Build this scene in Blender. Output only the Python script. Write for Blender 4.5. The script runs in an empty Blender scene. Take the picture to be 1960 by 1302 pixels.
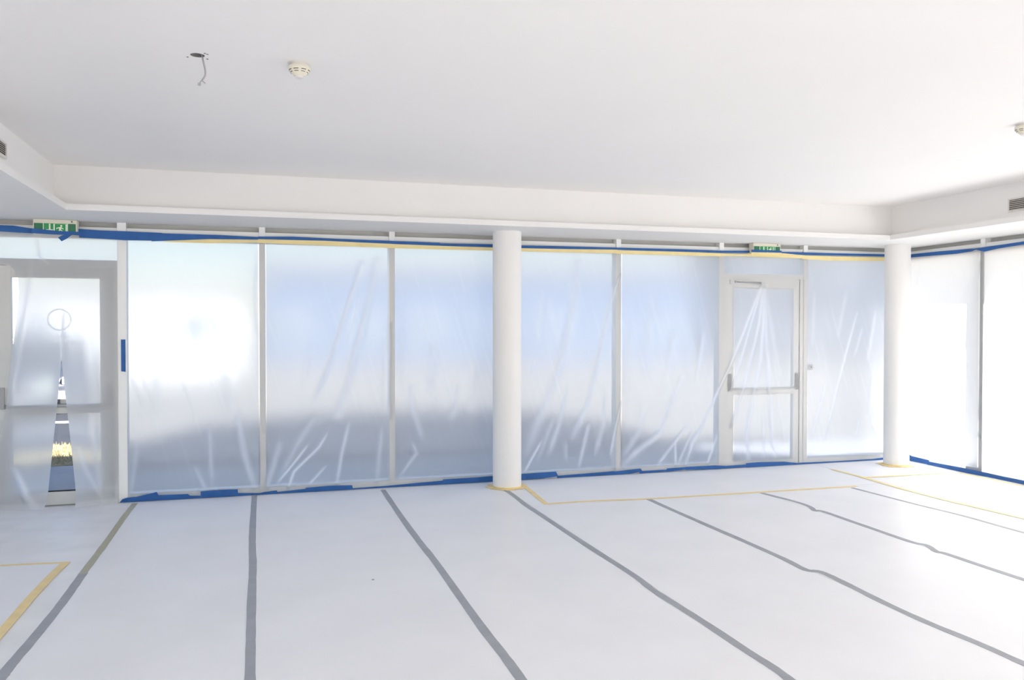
import bpy, bmesh, math, random
from mathutils import Vector, Matrix, noise
random.seed(7)
scene = bpy.context.scene
C = scene.collection

# ------------------------------------------------------------------ camera
F, YAW, PIT, H = 1589.6, .2943, .0159, 1.6
cam_d = bpy.data.cameras.new('camera')
cam_d.sensor_fit = 'HORIZONTAL'; cam_d.sensor_width = 36.0; cam_d.lens = F * 36.0 / 1960.0
cam_d.clip_start = .05; cam_d.clip_end = 500
cam = bpy.data.objects.new('camera', cam_d); C.objects.link(cam)
cam.location = (0, 0, H); cam.rotation_euler = (math.pi / 2 - PIT, 0, -YAW)
scene.camera = cam

# ------------------------------------------------------------------ light
SUN_EL, SUN_AZ = math.radians(38), math.radians(-47)     # azimuth measured from +X (the right) towards -Y
sdir = Vector((math.cos(SUN_EL) * math.cos(SUN_AZ), math.cos(SUN_EL) * math.sin(SUN_AZ), math.sin(SUN_EL)))
sun_d = bpy.data.lights.new('sun', 'SUN'); sun_d.energy = 11.0; sun_d.angle = math.radians(1.0); sun_d.color = (1, .925, .875)
sun = bpy.data.objects.new('sun', sun_d); C.objects.link(sun)
sun.rotation_euler = sdir.to_track_quat('Z', 'Y').to_euler(); sun.location = (30, -20, 30)

world = bpy.data.worlds.new('sky'); scene.world = world; world.use_nodes = True
wn = world.node_tree.nodes; wl = world.node_tree.links; wn.clear()
wo = wn.new('ShaderNodeOutputWorld'); wb = wn.new('ShaderNodeBackground'); ws = wn.new('ShaderNodeTexSky')
ws.sky_type = 'NISHITA'; ws.sun_disc = False; ws.sun_elevation = SUN_EL; ws.sun_rotation = math.pi / 2 - SUN_AZ
ws.air_density = 1.0; ws.dust_density = .5; ws.ozone_density = 1.0
wb.inputs['Strength'].default_value = .108
wt = wn.new('ShaderNodeMix'); wt.data_type = 'RGBA'; wt.blend_type = 'MULTIPLY'; wt.inputs[0].default_value = 1; wt.inputs[7].default_value = (1.05, .965, 1.0, 1)
wl.new(ws.outputs[0], wt.inputs[6]); wl.new(wt.outputs[2], wb.inputs[0]); wl.new(wb.outputs[0], wo.inputs[0])

scene.view_settings.view_transform = 'Standard'; scene.view_settings.look = 'None'
scene.view_settings.gamma = 1.0; scene.view_settings.use_curve_mapping = False
scene.view_settings.exposure = 1.43
cy = scene.cycles
cy.max_bounces = 16; cy.diffuse_bounces = 10; cy.glossy_bounces = 4; cy.transmission_bounces = 12; cy.transparent_max_bounces = 12
cy.sample_clamp_indirect = 6.0; cy.use_denoising = True

# ------------------------------------------------------------------ pixel -> point helpers
Yw, z0, Xr, ANG, ZC = 8.29, 2.543, 7.477, -.0295, 2.92
def ray(px, py):
    x = (px - 980) / F; u = -(py - 651) / F
    cp, sp = math.cos(PIT), math.sin(PIT)
    y = cp + u * sp; z = -sp + u * cp
    c, s = math.cos(YAW), math.sin(YAW)
    return Vector((x * c + y * s, -x * s + y * c, z))
def atz(px, py, z=0.0):
    r = ray(px, py); return r * ((z - H) / r.z) + Vector((0, 0, H))
def aty(px, py, Y):
    r = ray(px, py); return r * (Y / r.y) + Vector((0, 0, H))
RD = Vector((math.sin(ANG), -math.cos(ANG), 0)); RN = Vector((-math.cos(ANG), -math.sin(ANG), 0)); RA = Vector((Xr, Yw, 0))
def RW(s, off, z): return RA + RD * s + RN * off + Vector((0, 0, z))       # right wall: s along from the corner, off inwards
def atr(px, py, off=0):
    r = ray(px, py); o = Vector((0, 0, H)); t = ((RA + RN * off - o).dot(RN)) / r.dot(RN); p = o + r * t
    return (p - RA).dot(RD), p.z
RM = Matrix((( RD.x, RN.x, 0, RA.x), (RD.y, RN.y, 0, RA.y), (0, 0, 1, 0), (0, 0, 0, 1)))

# ------------------------------------------------------------------ materials
def mat(name, col, rough=.5, spec=.5, var=0.0, scale=4.0, bump=0.0, bscale=40.0, metal=0.0, emit=None):
    m = bpy.data.materials.new(name); m.use_nodes = True
    nt = m.node_tree; b = nt.nodes['Principled BSDF']
    b.inputs['Roughness'].default_value = rough; b.inputs['Specular IOR Level'].default_value = spec; b.inputs['Metallic'].default_value = metal
    b.inputs['Base Color'].default_value = (*col, 1)
    tc = nt.nodes.new('ShaderNodeTexCoord')
    if var:
        n = nt.nodes.new('ShaderNodeTexNoise'); n.inputs['Scale'].default_value = scale; n.inputs['Detail'].default_value = 5
        r = nt.nodes.new('ShaderNodeMapRange'); r.inputs[1].default_value = .3; r.inputs[2].default_value = .7
        r.inputs[3].default_value = 1 - var; r.inputs[4].default_value = 1 + var * .4
        v = nt.nodes.new('ShaderNodeMix'); v.data_type = 'RGBA'; v.blend_type = 'MULTIPLY'; v.inputs[0].default_value = 1
        v.inputs[6].default_value = (*col, 1)
        nt.links.new(tc.outputs['Object'], n.inputs['Vector']); nt.links.new(n.outputs['Fac'], r.inputs[0])
        nt.links.new(r.outputs[0], v.inputs[7]); nt.links.new(v.outputs[2], b.inputs['Base Color'])
    if bump:
        n2 = nt.nodes.new('ShaderNodeTexNoise'); n2.inputs['Scale'].default_value = bscale; n2.inputs['Detail'].default_value = 3
        bp = nt.nodes.new('ShaderNodeBump'); bp.inputs['Strength'].default_value = bump; bp.inputs['Distance'].default_value = .01
        nt.links.new(tc.outputs['Object'], n2.inputs['Vector']); nt.links.new(n2.outputs['Fac'], bp.inputs['Height'])
        nt.links.new(bp.outputs[0], b.inputs['Normal'])
    if emit:
        b.inputs['Emission Color'].default_value = (*col, 1); b.inputs['Emission Strength'].default_value = emit
    return m
M = {}
M['wall'] = mat('white_paint', (.825, .815, .80), .65, .3, .02, 1.2)
M['ceil'] = mat('white_paint_lightened', (.885, .868, .848), .8, .2, .015, .8)  # same paint as the bulkheads, made lighter to stand in for bounced light
M['frame'] = mat('white_lacquered_aluminium', (.86, .86, .845), .35, .5, .02, 3)
M['recess'] = mat('head_recess_shade', (.47, .47, .45), .5, .3, .04, 6)  # shade of the recess above the white head rail, put into the colour
M['doorframe'] = mat('light_grey_aluminium', (.62, .62, .60), .38, .5, .03, 3)
M['screed'] = mat('screed', (.66, .65, .63), .6, .3, .05, 2)
M['cover'] = mat('white_floor_fleece', (.85, .845, .855), .40, .38, .035, 1.7, .06, 5)
M['cover2'] = mat('white_floor_fleece_scuffed', (.84, .835, .83), .42, .4, .07, 3.5, .12, 6)
M['grey_tape'] = mat('grey_cloth_tape', (.36, .37, .40), .5, .35, .10, 9, .08, 60)
M['olive_tape'] = mat('olive_overlapped_tape', (.42, .40, .27), .42, .5, .10, 9, .08, 60)
M['yellow_tape'] = mat('yellow_masking_tape', (.87, .69, .34), .55, .35, .08, 10, .1, 80)
M['cream_tape'] = mat('pale_yellow_masking_tape', (.86, .72, .36), .5, .35, .06, 8, .1, 80)
M['blue_tape'] = mat('blue_masking_tape', (.024, .115, .36), .5, .35, .12, 12, .15, 70)
M['sign_green'] = mat('green_sign_film', (.03, .30, .09), .35, .5, .05, 20)
M['sign_green2'] = mat('dark_green_sign_film', (.03, .17, .08), .35, .5, .05, 20)
M['sign_white'] = mat('white_sign_film', (.80, .88, .70), .4)
M['cream'] = mat('cream_plastic', (.74, .70, .58), .45, .4, .03, 20)
M['cream2'] = mat('off_white_plastic', (.72, .69, .66), .45, .4, .03, 20)
M['dark'] = mat('dark_slot', (.10, .09, .075), .7, .2)
M['cable'] = mat('grey_cable_sheath', (.38, .37, .37), .5)
M['hole'] = mat('dark_grey_hole', (.24, .23, .225), .9, .1, .2, 40)  # dark grey for the ceiling opening and screw holes
M['metal'] = mat('brushed_metal', (.45, .45, .46), .35, .5, .05, 8, metal=.6)
M['greyplastic'] = mat('grey_plastic', (.36, .36, .37), .45)
M['concrete'] = mat('paving_concrete', (.37, .37, .385), .8, .3, .12, 1.5, .2, 20)
M['pale_ground'] = mat('pale_concrete_yard', (.42, .40, .37), .85, .2, .08, .6)
M['gravel'] = mat('pale_brown_gravel', (.25, .235, .215), .9, .1, .15, .8)
M['asphalt'] = mat('dark_asphalt', (.026, .030, .040), .8, .3, .2, 2, .2, 60)
M['roadline'] = mat('white_road_paint', (.80, .80, .78), .6)
M['grass'] = mat('dry_yellow_grass', (.34, .29, .16), .9, .1, .35, 6)
M['carpaint'] = mat('dark_blue_grey_car_paint', (.03, .035, .05), .25, .6)
M['carglass'] = mat('car_glass', (.02, .025, .03), .08, .6)
M['rubber'] = mat('black_rubber', (.02, .02, .022), .8)
M['chrome'] = mat('chrome_trim', (.7, .7, .7), .2, .5, metal=.9)
M['render_white'] = mat('white_house_render', (.62, .615, .60), .8, .2, .04, .5)
M['render_blue'] = mat('blue_grey_cladding', (.125, .165, .245), .7, .2, .06, .5)
M['render_grey'] = mat('dark_grey_facade', (.075, .085, .105), .8, .2, .05, .5)
M['rooftile'] = mat('grey_roof', (.33, .30, .29), .8, .2, .1, 2)
M['houseglass'] = mat('house_window_glass', (.10, .13, .17), .15, .6)
M['leaf'] = mat('tree_foliage', (.10, .15, .06), .9, .1, .4, 3)
M['bark'] = mat('tree_bark', (.12, .09, .07), .9, .1, .3, 5)
M['decal'] = mat('pale_grey_vinyl_lettering', (.74, .76, .80), .6)
_n = M['decal'].node_tree; _t = _n.nodes.new('ShaderNodeBsdfTransparent'); _m = _n.nodes.new('ShaderNodeMixShader'); _m.inputs[0].default_value = .3     # half clear vinyl
_n.links.new(_t.outputs[0], _m.inputs[1]); _n.links.new(_n.nodes['Principled BSDF'].outputs[0], _m.inputs[2]); _n.links.new(_m.outputs[0], _n.nodes['Material Output'].inputs[0])

def glass_mat():
    m = bpy.data.materials.new('clear_window_glass'); m.use_nodes = True; nt = m.node_tree; nt.nodes.clear()
    o = nt.nodes.new('ShaderNodeOutputMaterial'); t = nt.nodes.new('ShaderNodeBsdfTransparent'); g = nt.nodes.new('ShaderNodeBsdfGlossy')
    t.inputs[0].default_value = (.95, .97, .97, 1); g.inputs['Roughness'].default_value = .02
    mx = nt.nodes.new('ShaderNodeMixShader'); mx.inputs[0].default_value = .05
    nt.links.new(t.outputs[0], mx.inputs[1]); nt.links.new(g.outputs[0], mx.inputs[2]); nt.links.new(mx.outputs[0], o.inputs[0])
    return m
M['glass'] = glass_mat()

def plastic_mat(name, haze, rough, ior, back=.38, tint=(.63, .66, .69), scat=.96):
    """thin milky polyethylene film: blurs what lies behind it, scatters light, denser where it is bunched into folds"""
    m = bpy.data.materials.new(name); m.use_nodes = True; nt = m.node_tree; nt.nodes.clear()
    N = nt.nodes.new; L = nt.links.new
    o = N('ShaderNodeOutputMaterial')
    rf = N('ShaderNodeBsdfRefraction'); rf.inputs['Roughness'].default_value = rough; rf.inputs['IOR'].default_value = ior; rf.inputs[0].default_value = (*tint, 1)
    tl = N('ShaderNodeBsdfTranslucent'); tl.inputs[0].default_value = (scat, scat * 1.01, scat * 1.03, 1)
    df = N('ShaderNodeBsdfDiffuse'); df.inputs[0].default_value = (.96, .96, .97, 1)
    gl = N('ShaderNodeBsdfGlossy'); gl.inputs['Roughness'].default_value = .22
    at = N('ShaderNodeAttribute'); at.attribute_name = 'fold'
    f = N('ShaderNodeMath'); f.operation = 'MULTIPLY_ADD'; f.use_clamp = True; f.inputs[1].default_value = .6; f.inputs[2].default_value = haze
    L(at.outputs['Fac'], f.inputs[0])
    ck = N('ShaderNodeMapRange'); ck.inputs[1].default_value = 0; ck.inputs[2].default_value = -.6; ck.inputs[3].default_value = 0; ck.inputs[4].default_value = 1
    cm = N('ShaderNodeMix'); cm.data_type = 'RGBA'; cm.inputs[6].default_value = (*tint, 1); cm.inputs[7].default_value = (.96, .96, .965, 1)
    L(at.outputs['Fac'], ck.inputs[0]); L(ck.outputs[0], cm.inputs[0]); L(cm.outputs[2], rf.inputs[0])
    a = N('ShaderNodeMixShader'); L(f.outputs[0], a.inputs[0])
    sc = N('ShaderNodeMixShader'); sc.inputs[0].default_value = back
    L(tl.outputs[0], sc.inputs[1]); L(df.outputs[0], sc.inputs[2])
    L(rf.outputs[0], a.inputs[1]); L(sc.outputs[0], a.inputs[2])
    b = N('ShaderNodeMixShader'); b.inputs[0].default_value = .035
    L(a.outputs[0], b.inputs[1]); L(gl.outputs[0], b.inputs[2]); L(b.outputs[0], o.inputs[0])
    return m
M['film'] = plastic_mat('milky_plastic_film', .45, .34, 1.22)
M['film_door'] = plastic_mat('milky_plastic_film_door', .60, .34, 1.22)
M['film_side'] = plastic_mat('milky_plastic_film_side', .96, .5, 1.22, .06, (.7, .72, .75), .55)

# ------------------------------------------------------------------ mesh helpers
def tag(o, label=None, cat=None, group=None, kind=None):
    if label: o['label'] = label
    if cat: o['category'] = cat
    if group: o['group'] = group
    if kind: o['kind'] = kind
    return o
def link(name, me, m, parent=None, smooth=False):
    o = bpy.data.objects.new(name, me); C.objects.link(o)
    if m is not None: me.materials.append(M[m] if isinstance(m, str) else m)
    if parent is not None:
        o.parent = parent; o.matrix_parent_inverse = parent.matrix_world.inverted()
    if smooth:
        for p in me.polygons: p.use_smooth = True
    return o
def pyd(name, vs, fs, m, parent=None, smooth=False):
    me = bpy.data.meshes.new(name); me.from_pydata([tuple(v) for v in vs], [], fs); me.update()
    return link(name, me, m, parent, smooth)
def empty(name, loc=(0, 0, 0)):
    o = bpy.data.objects.new(name, None); C.objects.link(o); o.location = loc; o.empty_display_size = .1
    bpy.context.view_layer.update(); return o
BOXF = [(0, 3, 2, 1), (4, 5, 6, 7), (0, 1, 5, 4), (1, 2, 6, 5), (2, 3, 7, 6), (3, 0, 4, 7)]
def boxv(x0, x1, y0, y1, za, zb): return [Vector(p) for p in ((x0, y0, za), (x1, y0, za), (x1, y1, za), (x0, y1, za), (x0, y0, zb), (x1, y0, zb), (x1, y1, zb), (x0, y1, zb))]
def to_obj(name, bm, m, parent=None, smooth=False):
    bmesh.ops.recalc_face_normals(bm, faces=bm.faces)
    me = bpy.data.meshes.new(name); bm.to_mesh(me); bm.free()
    return link(name, me, m, parent, smooth)
def bmbox(bm, x0, x1, y0, y1, za, zb, mx=None):
    vs = [bm.verts.new(mx @ v if mx else v) for v in boxv(x0, x1, y0, y1, za, zb)]
    for f in BOXF: bm.faces.new([vs[i] for i in f])
def box(name, x0, x1, y0, y1, za, zb, m, parent=None, bevel=0.0, mx=None):
    bm = bmesh.new(); bmbox(bm, min(x0, x1), max(x0, x1), min(y0, y1), max(y0, y1), za, zb, mx)
    if bevel: bmesh.ops.bevel(bm, geom=list(bm.edges), offset=bevel, segments=2, affect='EDGES', profile=.6)
    return to_obj(name, bm, m, parent)
def prism(name, pts, za, zb, m, parent=None):
    n = len(pts); vs = [Vector((p[0], p[1], za)) for p in pts] + [Vector((p[0], p[1], zb)) for p in pts]
    fs = [tuple(range(n))[::-1], tuple(range(n, 2 * n))] + [(i, (i + 1) % n, n + (i + 1) % n, n + i) for i in range(n)]
    bm = bmesh.new(); bv = [bm.verts.new(v) for v in vs]
    for f in fs: bm.faces.new([bv[i] for i in f])
    return to_obj(name, bm, m, parent)
def lathe(name, prof, seg, m, parent=None, origin=(0, 0, 0), mx=None, smooth=True):
    vs = []; fs = []
    for r, z in prof:
        for i in range(seg):
            a = 2 * math.pi * i / seg; v = Vector((r * math.cos(a), r * math.sin(a), z))
            vs.append((mx @ v if mx else v) + Vector(origin))
    for j in range(len(prof) - 1):
        for i in range(seg):
            k = (i + 1) % seg; fs.append((j * seg + i, j * seg + k, (j + 1) * seg + k, (j + 1) * seg + i))
    fs.append(tuple(range(seg))[::-1]); fs.append(tuple(range((len(prof) - 1) * seg, len(prof) * seg)))
    bm = bmesh.new(); bv = [bm.verts.new(v) for v in vs]
    for f in fs:
        try: bm.faces.new([bv[i] for i in f])
        except ValueError: pass
    bmesh.ops.remove_doubles(bm, verts=bm.verts, dist=1e-6)
    o = to_obj(name, bm, m, parent, smooth)
    if smooth:
        md = o.modifiers.new('edges', 'EDGE_SPLIT'); md.split_angle = math.radians(40)
    return o
def tube(name, pts, r, m, parent=None, seg=8):
    pts = [Vector(p) for p in pts]; vs = []; fs = []
    for i, p in enumerate(pts):
        t = (pts[min(i + 1, len(pts) - 1)] - pts[max(i - 1, 0)]).normalized()
        a = t.cross(Vector((0, 1, .3))).normalized(); b = t.cross(a)
        rr = r[i] if isinstance(r, (list, tuple)) else r
        for k in range(seg):
            th = 2 * math.pi * k / seg; vs.append(p + (a * math.cos(th) + b * math.sin(th)) * rr)
    for i in range(len(pts) - 1):
        for k in range(seg):
            l = (k + 1) % seg; fs.append((i * seg + k, i * seg + l, (i + 1) * seg + l, (i + 1) * seg + k))
    fs.append(tuple(range(seg))); fs.append(tuple(range((len(pts) - 1) * seg, len(pts) * seg)))
    bm = bmesh.new(); bv = [bm.verts.new(v) for v in vs]
    for f in fs: bm.faces.new([bv[i] for i in f])
    return to_obj(name, bm, m, parent, True)
def catmull(P, n=6):
    P = [Vector(p) for p in P]; out = []
    for i in range(len(P) - 1):
        a = P[max(i - 1, 0)]; b = P[i]; c = P[i + 1]; d = P[min(i + 2, len(P) - 1)]
        for k in range(n):
            t = k / n
            out.append(.5 * ((2 * b) + (c - a) * t + (2 * a - 5 * b + 4 * c - d) * t * t + (3 * b - a - 3 * c + d) * t ** 3))
    out.append(P[-1]); return out
def ribbon(name, pts, w, m, parent=None, up=Vector((0, 0, 1)), thick=.0012, ragged=.0, lift=0.0):
    """flat adhesive tape along a polyline; up is the surface normal"""
    pts = [Vector(p) for p in pts]; n = len(pts); vs = []; fs = []
    for i, p in enumerate(pts):
        t = (pts[min(i + 1, n - 1)] - pts[max(i - 1, 0)]).normalized(); s = t.cross(up).normalized()
        wi = (w[i] if isinstance(w, (list, tuple)) else w) * (1 + random.uniform(-ragged, ragged))
        for q in (p - s * wi / 2, p + s * wi / 2): vs += [q + up * lift, q + up * (lift + thick)]
    for i in range(n - 1):
        a, b = 4 * i, 4 * i + 4
        fs += [(a + 1, a + 3, b + 3, b + 1), (a, b, b + 2, a + 2), (a, a + 1, b + 1, b), (a + 2, b + 2, b + 3, a + 3)]
    fs += [(0, 2, 3, 1), (4 * n - 4, 4 * n - 3, 4 * n - 1, 4 * n - 2)]
    bm = bmesh.new(); bv = [bm.verts.new(v) for v in vs]
    for f in fs: bm.faces.new([bv[i] for i in f])
    return to_obj(name, bm, m, parent)
def patch(name, poly, m, parent, normal, thick=.0012):
    """a torn piece of tape: an outline on a wall plane, given a thickness"""
    n = len(poly); vs = [Vector(p) for p in poly] + [Vector(p) + normal * thick for p in poly]
    fs = [tuple(range(n)), tuple(range(n, 2 * n))[::-1]] + [(i, (i + 1) % n, n + (i + 1) % n, n + i) for i in range(n)]
    bm = bmesh.new(); bv = [bm.verts.new(v) for v in vs]
    for f in fs: bm.faces.new([bv[i] for i in f])
    return to_obj(name, bm, m, parent)

# ------------------------------------------------------------------ room shell
XL, YF = -4.2, -4.6                    # left and front walls (behind the camera)
YG = 8.33                              # plane of the back glazing
YM = 8.24                              # room side of the back mullions
tag(box('floor', XL, 8.0, YF, 8.40, -.12, 0, 'screed'), 'screed floor under the white protective sheets', kind='structure')
# ceiling with a round opening for the missing lamp
HX, HY, HR = *atz(378, 106, ZC).xy, .034
def ceiling():
    sq = .12; seg = 24
    bm = bmesh.new()
    def V(x, y, z=ZC): return bm.verts.new((x, y, z))
    x0, x1, y0, y1 = -1.75, 6.9, YF, 7.75
    for a, b, c, d in ((x0, x1, y0, HY - sq), (x0, x1, HY + sq, y1), (x0, HX - sq, HY - sq, HY + sq), (HX + sq, x1, HY - sq, HY + sq)):
        bm.faces.new([V(a, c), V(a, d), V(b, d), V(b, c)])
    inn, out, top = [], [], []
    for i in range(seg):
        a = 2 * math.pi * (i + .5) / seg; cx, sx = math.cos(a), math.sin(a); k = sq / max(abs(cx), abs(sx))
        inn.append(V(HX + HR * cx, HY + HR * sx)); out.append(V(HX + k * cx, HY + k * sx)); top.append(V(HX + HR * cx, HY + HR * sx, ZC + .05))
    for i in range(seg):
        j = (i + 1) % seg
        bm.faces.new([inn[i], out[i], out[j], inn[j]]); bm.faces.new([inn[i], inn[j], top[j], top[i]])
    for cx, cy_ in ((-1, -1), (1, -1), (1, 1), (-1, 1)):
        co = V(HX + sq * cx, HY + sq * cy_)
        near = sorted(out, key=lambda v: (v.co - co.co).length)[:2]
        bm.faces.new([co, *near])
    bmesh.ops.recalc_face_normals(bm, faces=bm.faces)
    return to_obj('ceiling', bm, 'ceil')
ce = ceiling(); tag(ce, 'smooth white ceiling with a small round opening', kind='structure')
lathe('opening_box', [(.001, .051), (HR + .004, .051), (HR + .004, .001), (HR - .003, .001), (HR - .003, .046), (.001, .046)], 24, 'hole', ce, (HX, HY, ZC))
for px, py in ((359, 109), (397, 104), (397, 113), (392, 102)):
    p = atz(px, py, ZC)
    lathe('screw_hole', [(.001, -.0015), (.0055, -.0015), (.0055, .002), (.001, .002)], 8, 'hole', ce, p)
# bulkheads with a thin projecting slab
YL = 7.45; DL = .115
def xlip(y): return 6.545 - .0295 * (7.4 - y)
def slab(name, pts_low, pts_up, label):
    e = empty(name, (pts_low[0][0], pts_low[0][1], z0)); tag(e, label, kind='structure')
    prism('soffit_slab', pts_low, z0, z0 + .05, 'wall', e)
    prism('bulkhead', pts_up, z0 + .05, ZC + .03, 'wall', e)
    return e
XO = 8.0
slab('soffit_back', [(XL, YL), (xlip(YL), YL), (xlip(YL) + .3, 8.45), (XL, 8.45)], [(XL, YL + DL), (xlip(YL) + DL, YL + DL), (xlip(YL) + .3 + DL, 8.45), (XL, 8.45)], 'white dropped soffit along the glazed back wall')
sl = slab('soffit_left', [(XL, YF), (-1.47, YF), (-1.49, YL), (XL, YL)], [(XL, YF), (-1.47 - DL, YF), (-1.49 - DL, YL + DL), (XL, YL + DL)], 'white dropped soffit along the left side with an air grille')
sr = slab('soffit_right', [(xlip(YL), YL), (xlip(YF), YF), (XO, YF), (XO, 8.45), (xlip(YL) + .3, 8.45)], [(xlip(YL) + DL, YL + DL), (xlip(YF) + DL, YF), (XO, YF), (XO, 8.45), (xlip(YL) + .3 + DL, 8.45)], 'white dropped soffit along the right glazing with an air grille')
# roof outside, with eaves
tag(prism('roof', [(XL - .5, YF - .5), (Xr + .45, YF - .5), (Xr + .55, 8.6), (XL - .5, 8.6)], ZC + .06, 3.3, 'wall'), 'flat roof over the room with shallow eaves', kind='structure')
wlft = empty('wall_left', (XL, 0, 0)); tag(wlft, 'white side wall left of the view with unseen clear windows added for light', kind='structure')  # windows here are added, out of view, to brighten the left of the room
box('wall_below_added_window', XL - .15, XL, YF - .15, 8.4, -.12, .05, 'wall', wlft); box('wall_above_added_window', XL - .15, XL, YF - .15, 8.4, 2.45, ZC + .06, 'wall', wlft)
for y0_, y1_ in ((YF - .15, -4.2), (-1.3, -1.0), (1.9, 2.2), (4.9, 5.1), (7.6, 8.4)): box('pier', XL - .15, XL, y0_, y1_, .05, 2.45, 'wall', wlft)
for y0_, y1_ in ((-4.2, -1.3), (-1.0, 1.9), (2.2, 4.9), (5.1, 7.6)): box('glass_pane', XL - .09, XL - .08, y0_, y1_, .05, 2.45, 'glass', wlft)

wfr = empty('wall_front', (0, YF, 0)); tag(wfr, 'white wall behind the viewer with unseen clear windows added for light', kind='structure')  # windows here are added, out of view, for sun bounce and a brighter ceiling
box('wall_below_added_window', XL, 8.0, YF - .15, YF, -.12, .25, 'wall', wfr); box('wall_above_added_window', XL, 8.0, YF - .15, YF, 2.45, ZC + .06, 'wall', wfr)
for x0_, x1_ in ((XL, -3.8), (-1.2, -1.0), (1.6, 1.8), (4.4, 4.6), (7.0, 8.0)): box('pier', x0_, x1_, YF - .15, YF, .25, 2.45, 'wall', wfr)
for x0_, x1_ in ((-3.8, -1.2), (-1.0, 1.6), (1.8, 4.4), (4.6, 7.0)): box('glass_pane', x0_, x1_, YF - .09, YF - .08, .25, 2.45, 'glass', wfr)

# ------------------------------------------------------------------ back glazing
XB = [-3.6, -2.28, -1.20, .02, 1.255, 2.485, 3.70, 4.955, 6.06, 7.33]
BF = .0025
def mullion(parent, x, w=.055):
    box('mullion', x - w / 2, x + w / 2, YM, YG + .07, 0, z0, 'frame', parent, BF)
def bay_head(parent, a, b):
    box('head_rail', a, b, YM + .02, YG + .06, 2.395, 2.497, 'frame', parent, BF)
    box('head_recess', a, b, YG - .01, YG + .06, 2.4975, z0 + .01, 'recess', parent)
pend = box('wall_back', XL, XB[0], 8.24, 8.42, 0, z0, 'wall'); tag(pend, 'short white pier at the far end of the glazed back wall', kind='structure')
wnames = ['beside the glazed door, out of view', None, 'right of the door with the slit sheet', 'second pane right of the slit sheet door', 'pane left of the near round column', 'pane right of the near round column', 'pane left of the door with fan folds', None, 'narrow pane between the fan fold door and the far column']
nw = 0
for i in range(len(XB) - 1):
    if wnames[i] is None: continue
    a, b = XB[i], XB[i + 1]; nw += 1
    e = empty('window_%d' % nw, ((a + b) / 2, YG, 0)); tag(e, 'full height fixed window, ' + wnames[i], kind='structure')
    box('glass_pane', a + .02, b - .02, YG - .006, YG + .006, .06, 2.40, 'glass', e)
    box('sill_rail', a + .027, b - .027, YM + .02, YG + .06, 0, .075, 'frame', e, BF)
    bay_head(e, a + .027, b - .027)
    if i != 0: mullion(e, b if i not in (6,) else b, .055)
    if i == 2: mullion(e, a, .075)
    if i == 8: mullion(e, a, .055)
    if i == 0: mullion(e, b)

def door(n, a, b, fm, label, closer):
    d = empty('door_%d' % n, ((a + b) / 2, YG, 0)); tag(d, label, kind='structure')
    a += .03; b -= .03
    bay_head(d, a, b)
    ft = 2.20
    fr = box('door_frame', a, b, YM + .004, YG + .05, ft - .055, ft, fm, d, BF)          # transom rail
    for x0_, x1_ in ((a, a + .045), (b - .045, b)): box('door_jamb', x0_, x1_, YM + .006, YG + .05, 0, ft - .0555, fm, d, BF)
    box('transom_pane', a, b, YG - .006, YG + .006, ft - .01, 2.40, 'glass', d)
    la, lb = a + .05, b - .05
    lf = empty('door_leaf', (la, YG, 0)); lf.parent = d; lf.matrix_parent_inverse = d.matrix_world.inverted()
    st = .105 if n == 1 else .085
    y0_, y1_ = YM + .020, YM + .075
    zt = 2.138; zg = 2.035
    zmid0, zmid1 = .825, .905
    box('stile', la, la + st, y0_, y1_, .008, zt, fm, lf, BF); box('stile', lb - st, lb, y0_, y1_, .008, zt, fm, lf, BF)
    box('top_rail', la + st, lb - st, y0_, y1_, zg, zt, fm, lf, BF)
    box('middle_rail', la + st, lb - st, y0_, y1_, zmid0, zmid1, fm, lf, BF)
    box('bottom_rail', la + st, lb - st, y0_, y1_, .008, .125 if n == 1 else .085, fm, lf, BF)
    box('glass_pane', la + st - .01, lb - st + .01, (y0_ + y1_) / 2 - .005, (y0_ + y1_) / 2 + .005, zmid1 - .005, zg + .005, 'glass', lf)
    box('gasket', la + st, lb - st, y0_ + .01, y0_ + .022, .125 if n == 1 else .085, .135 if n == 1 else .090, 'rubber', lf)
    box('glass_pane', la + st - .01, lb - st + .01, (y0_ + y1_) / 2 - .005, (y0_ + y1_) / 2 + .005, .08, zmid0 + .005, 'glass', lf)
    # panic push bar
    pb = empty('push_bar', (la, y0_, .95)); pb.parent = lf
    pb.parent = d; pb.matrix_parent_inverse = d.matrix_world.inverted()
    zb = .895
    tube('bar', [(la + st * .45, y0_ - .006, zb), (lb - st * .45, y0_ - .006, zb)], .014, 'frame' if n == 2 else 'metal', pb, 10)
    for x in (la + .012, lb - .052):
        box('bracket', x, x + .04, y0_ - .015, y0_ + .001, zb - .02, zb + .17, 'greyplastic', pb, .004)
    if closer:
        cz = zt - .03
        cb = empty('door_closer', (la, y0_, cz)); cb.parent = d; cb.matrix_parent_inverse = d.matrix_world.inverted()
        box('closer_body', la + .03, la + .30, y0_ - .014, y0_ + .001, cz - .03, cz + .025, 'frame', cb, .005)
        tube('closer_arm', [(la + .10, y0_ - .016, cz), (la + .26, y0_ - .022, cz - .006), (la + .42, y0_ - .026, cz - .012)], .006, 'metal', cb, 8)
        for x, z_ in ((la + .10, cz), (la + .42, cz - .012)):
            lathe('arm_pivot', [(.001, -.01), (.013, -.01), (.013, .01), (.001, .01)], 12, 'greyplastic', cb, (x, y0_ - .018, z_), Matrix.Rotation(math.pi / 2, 4, 'X'))
    return d, y0_
d1, yd1 = door(1, XB[1], XB[2], 'doorframe', 'grey framed glazed door behind the slit plastic sheet', False)
d2, yd2 = door(2, XB[7], XB[8], 'frame', 'white framed glazed door behind fan shaped plastic folds', True)

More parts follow.
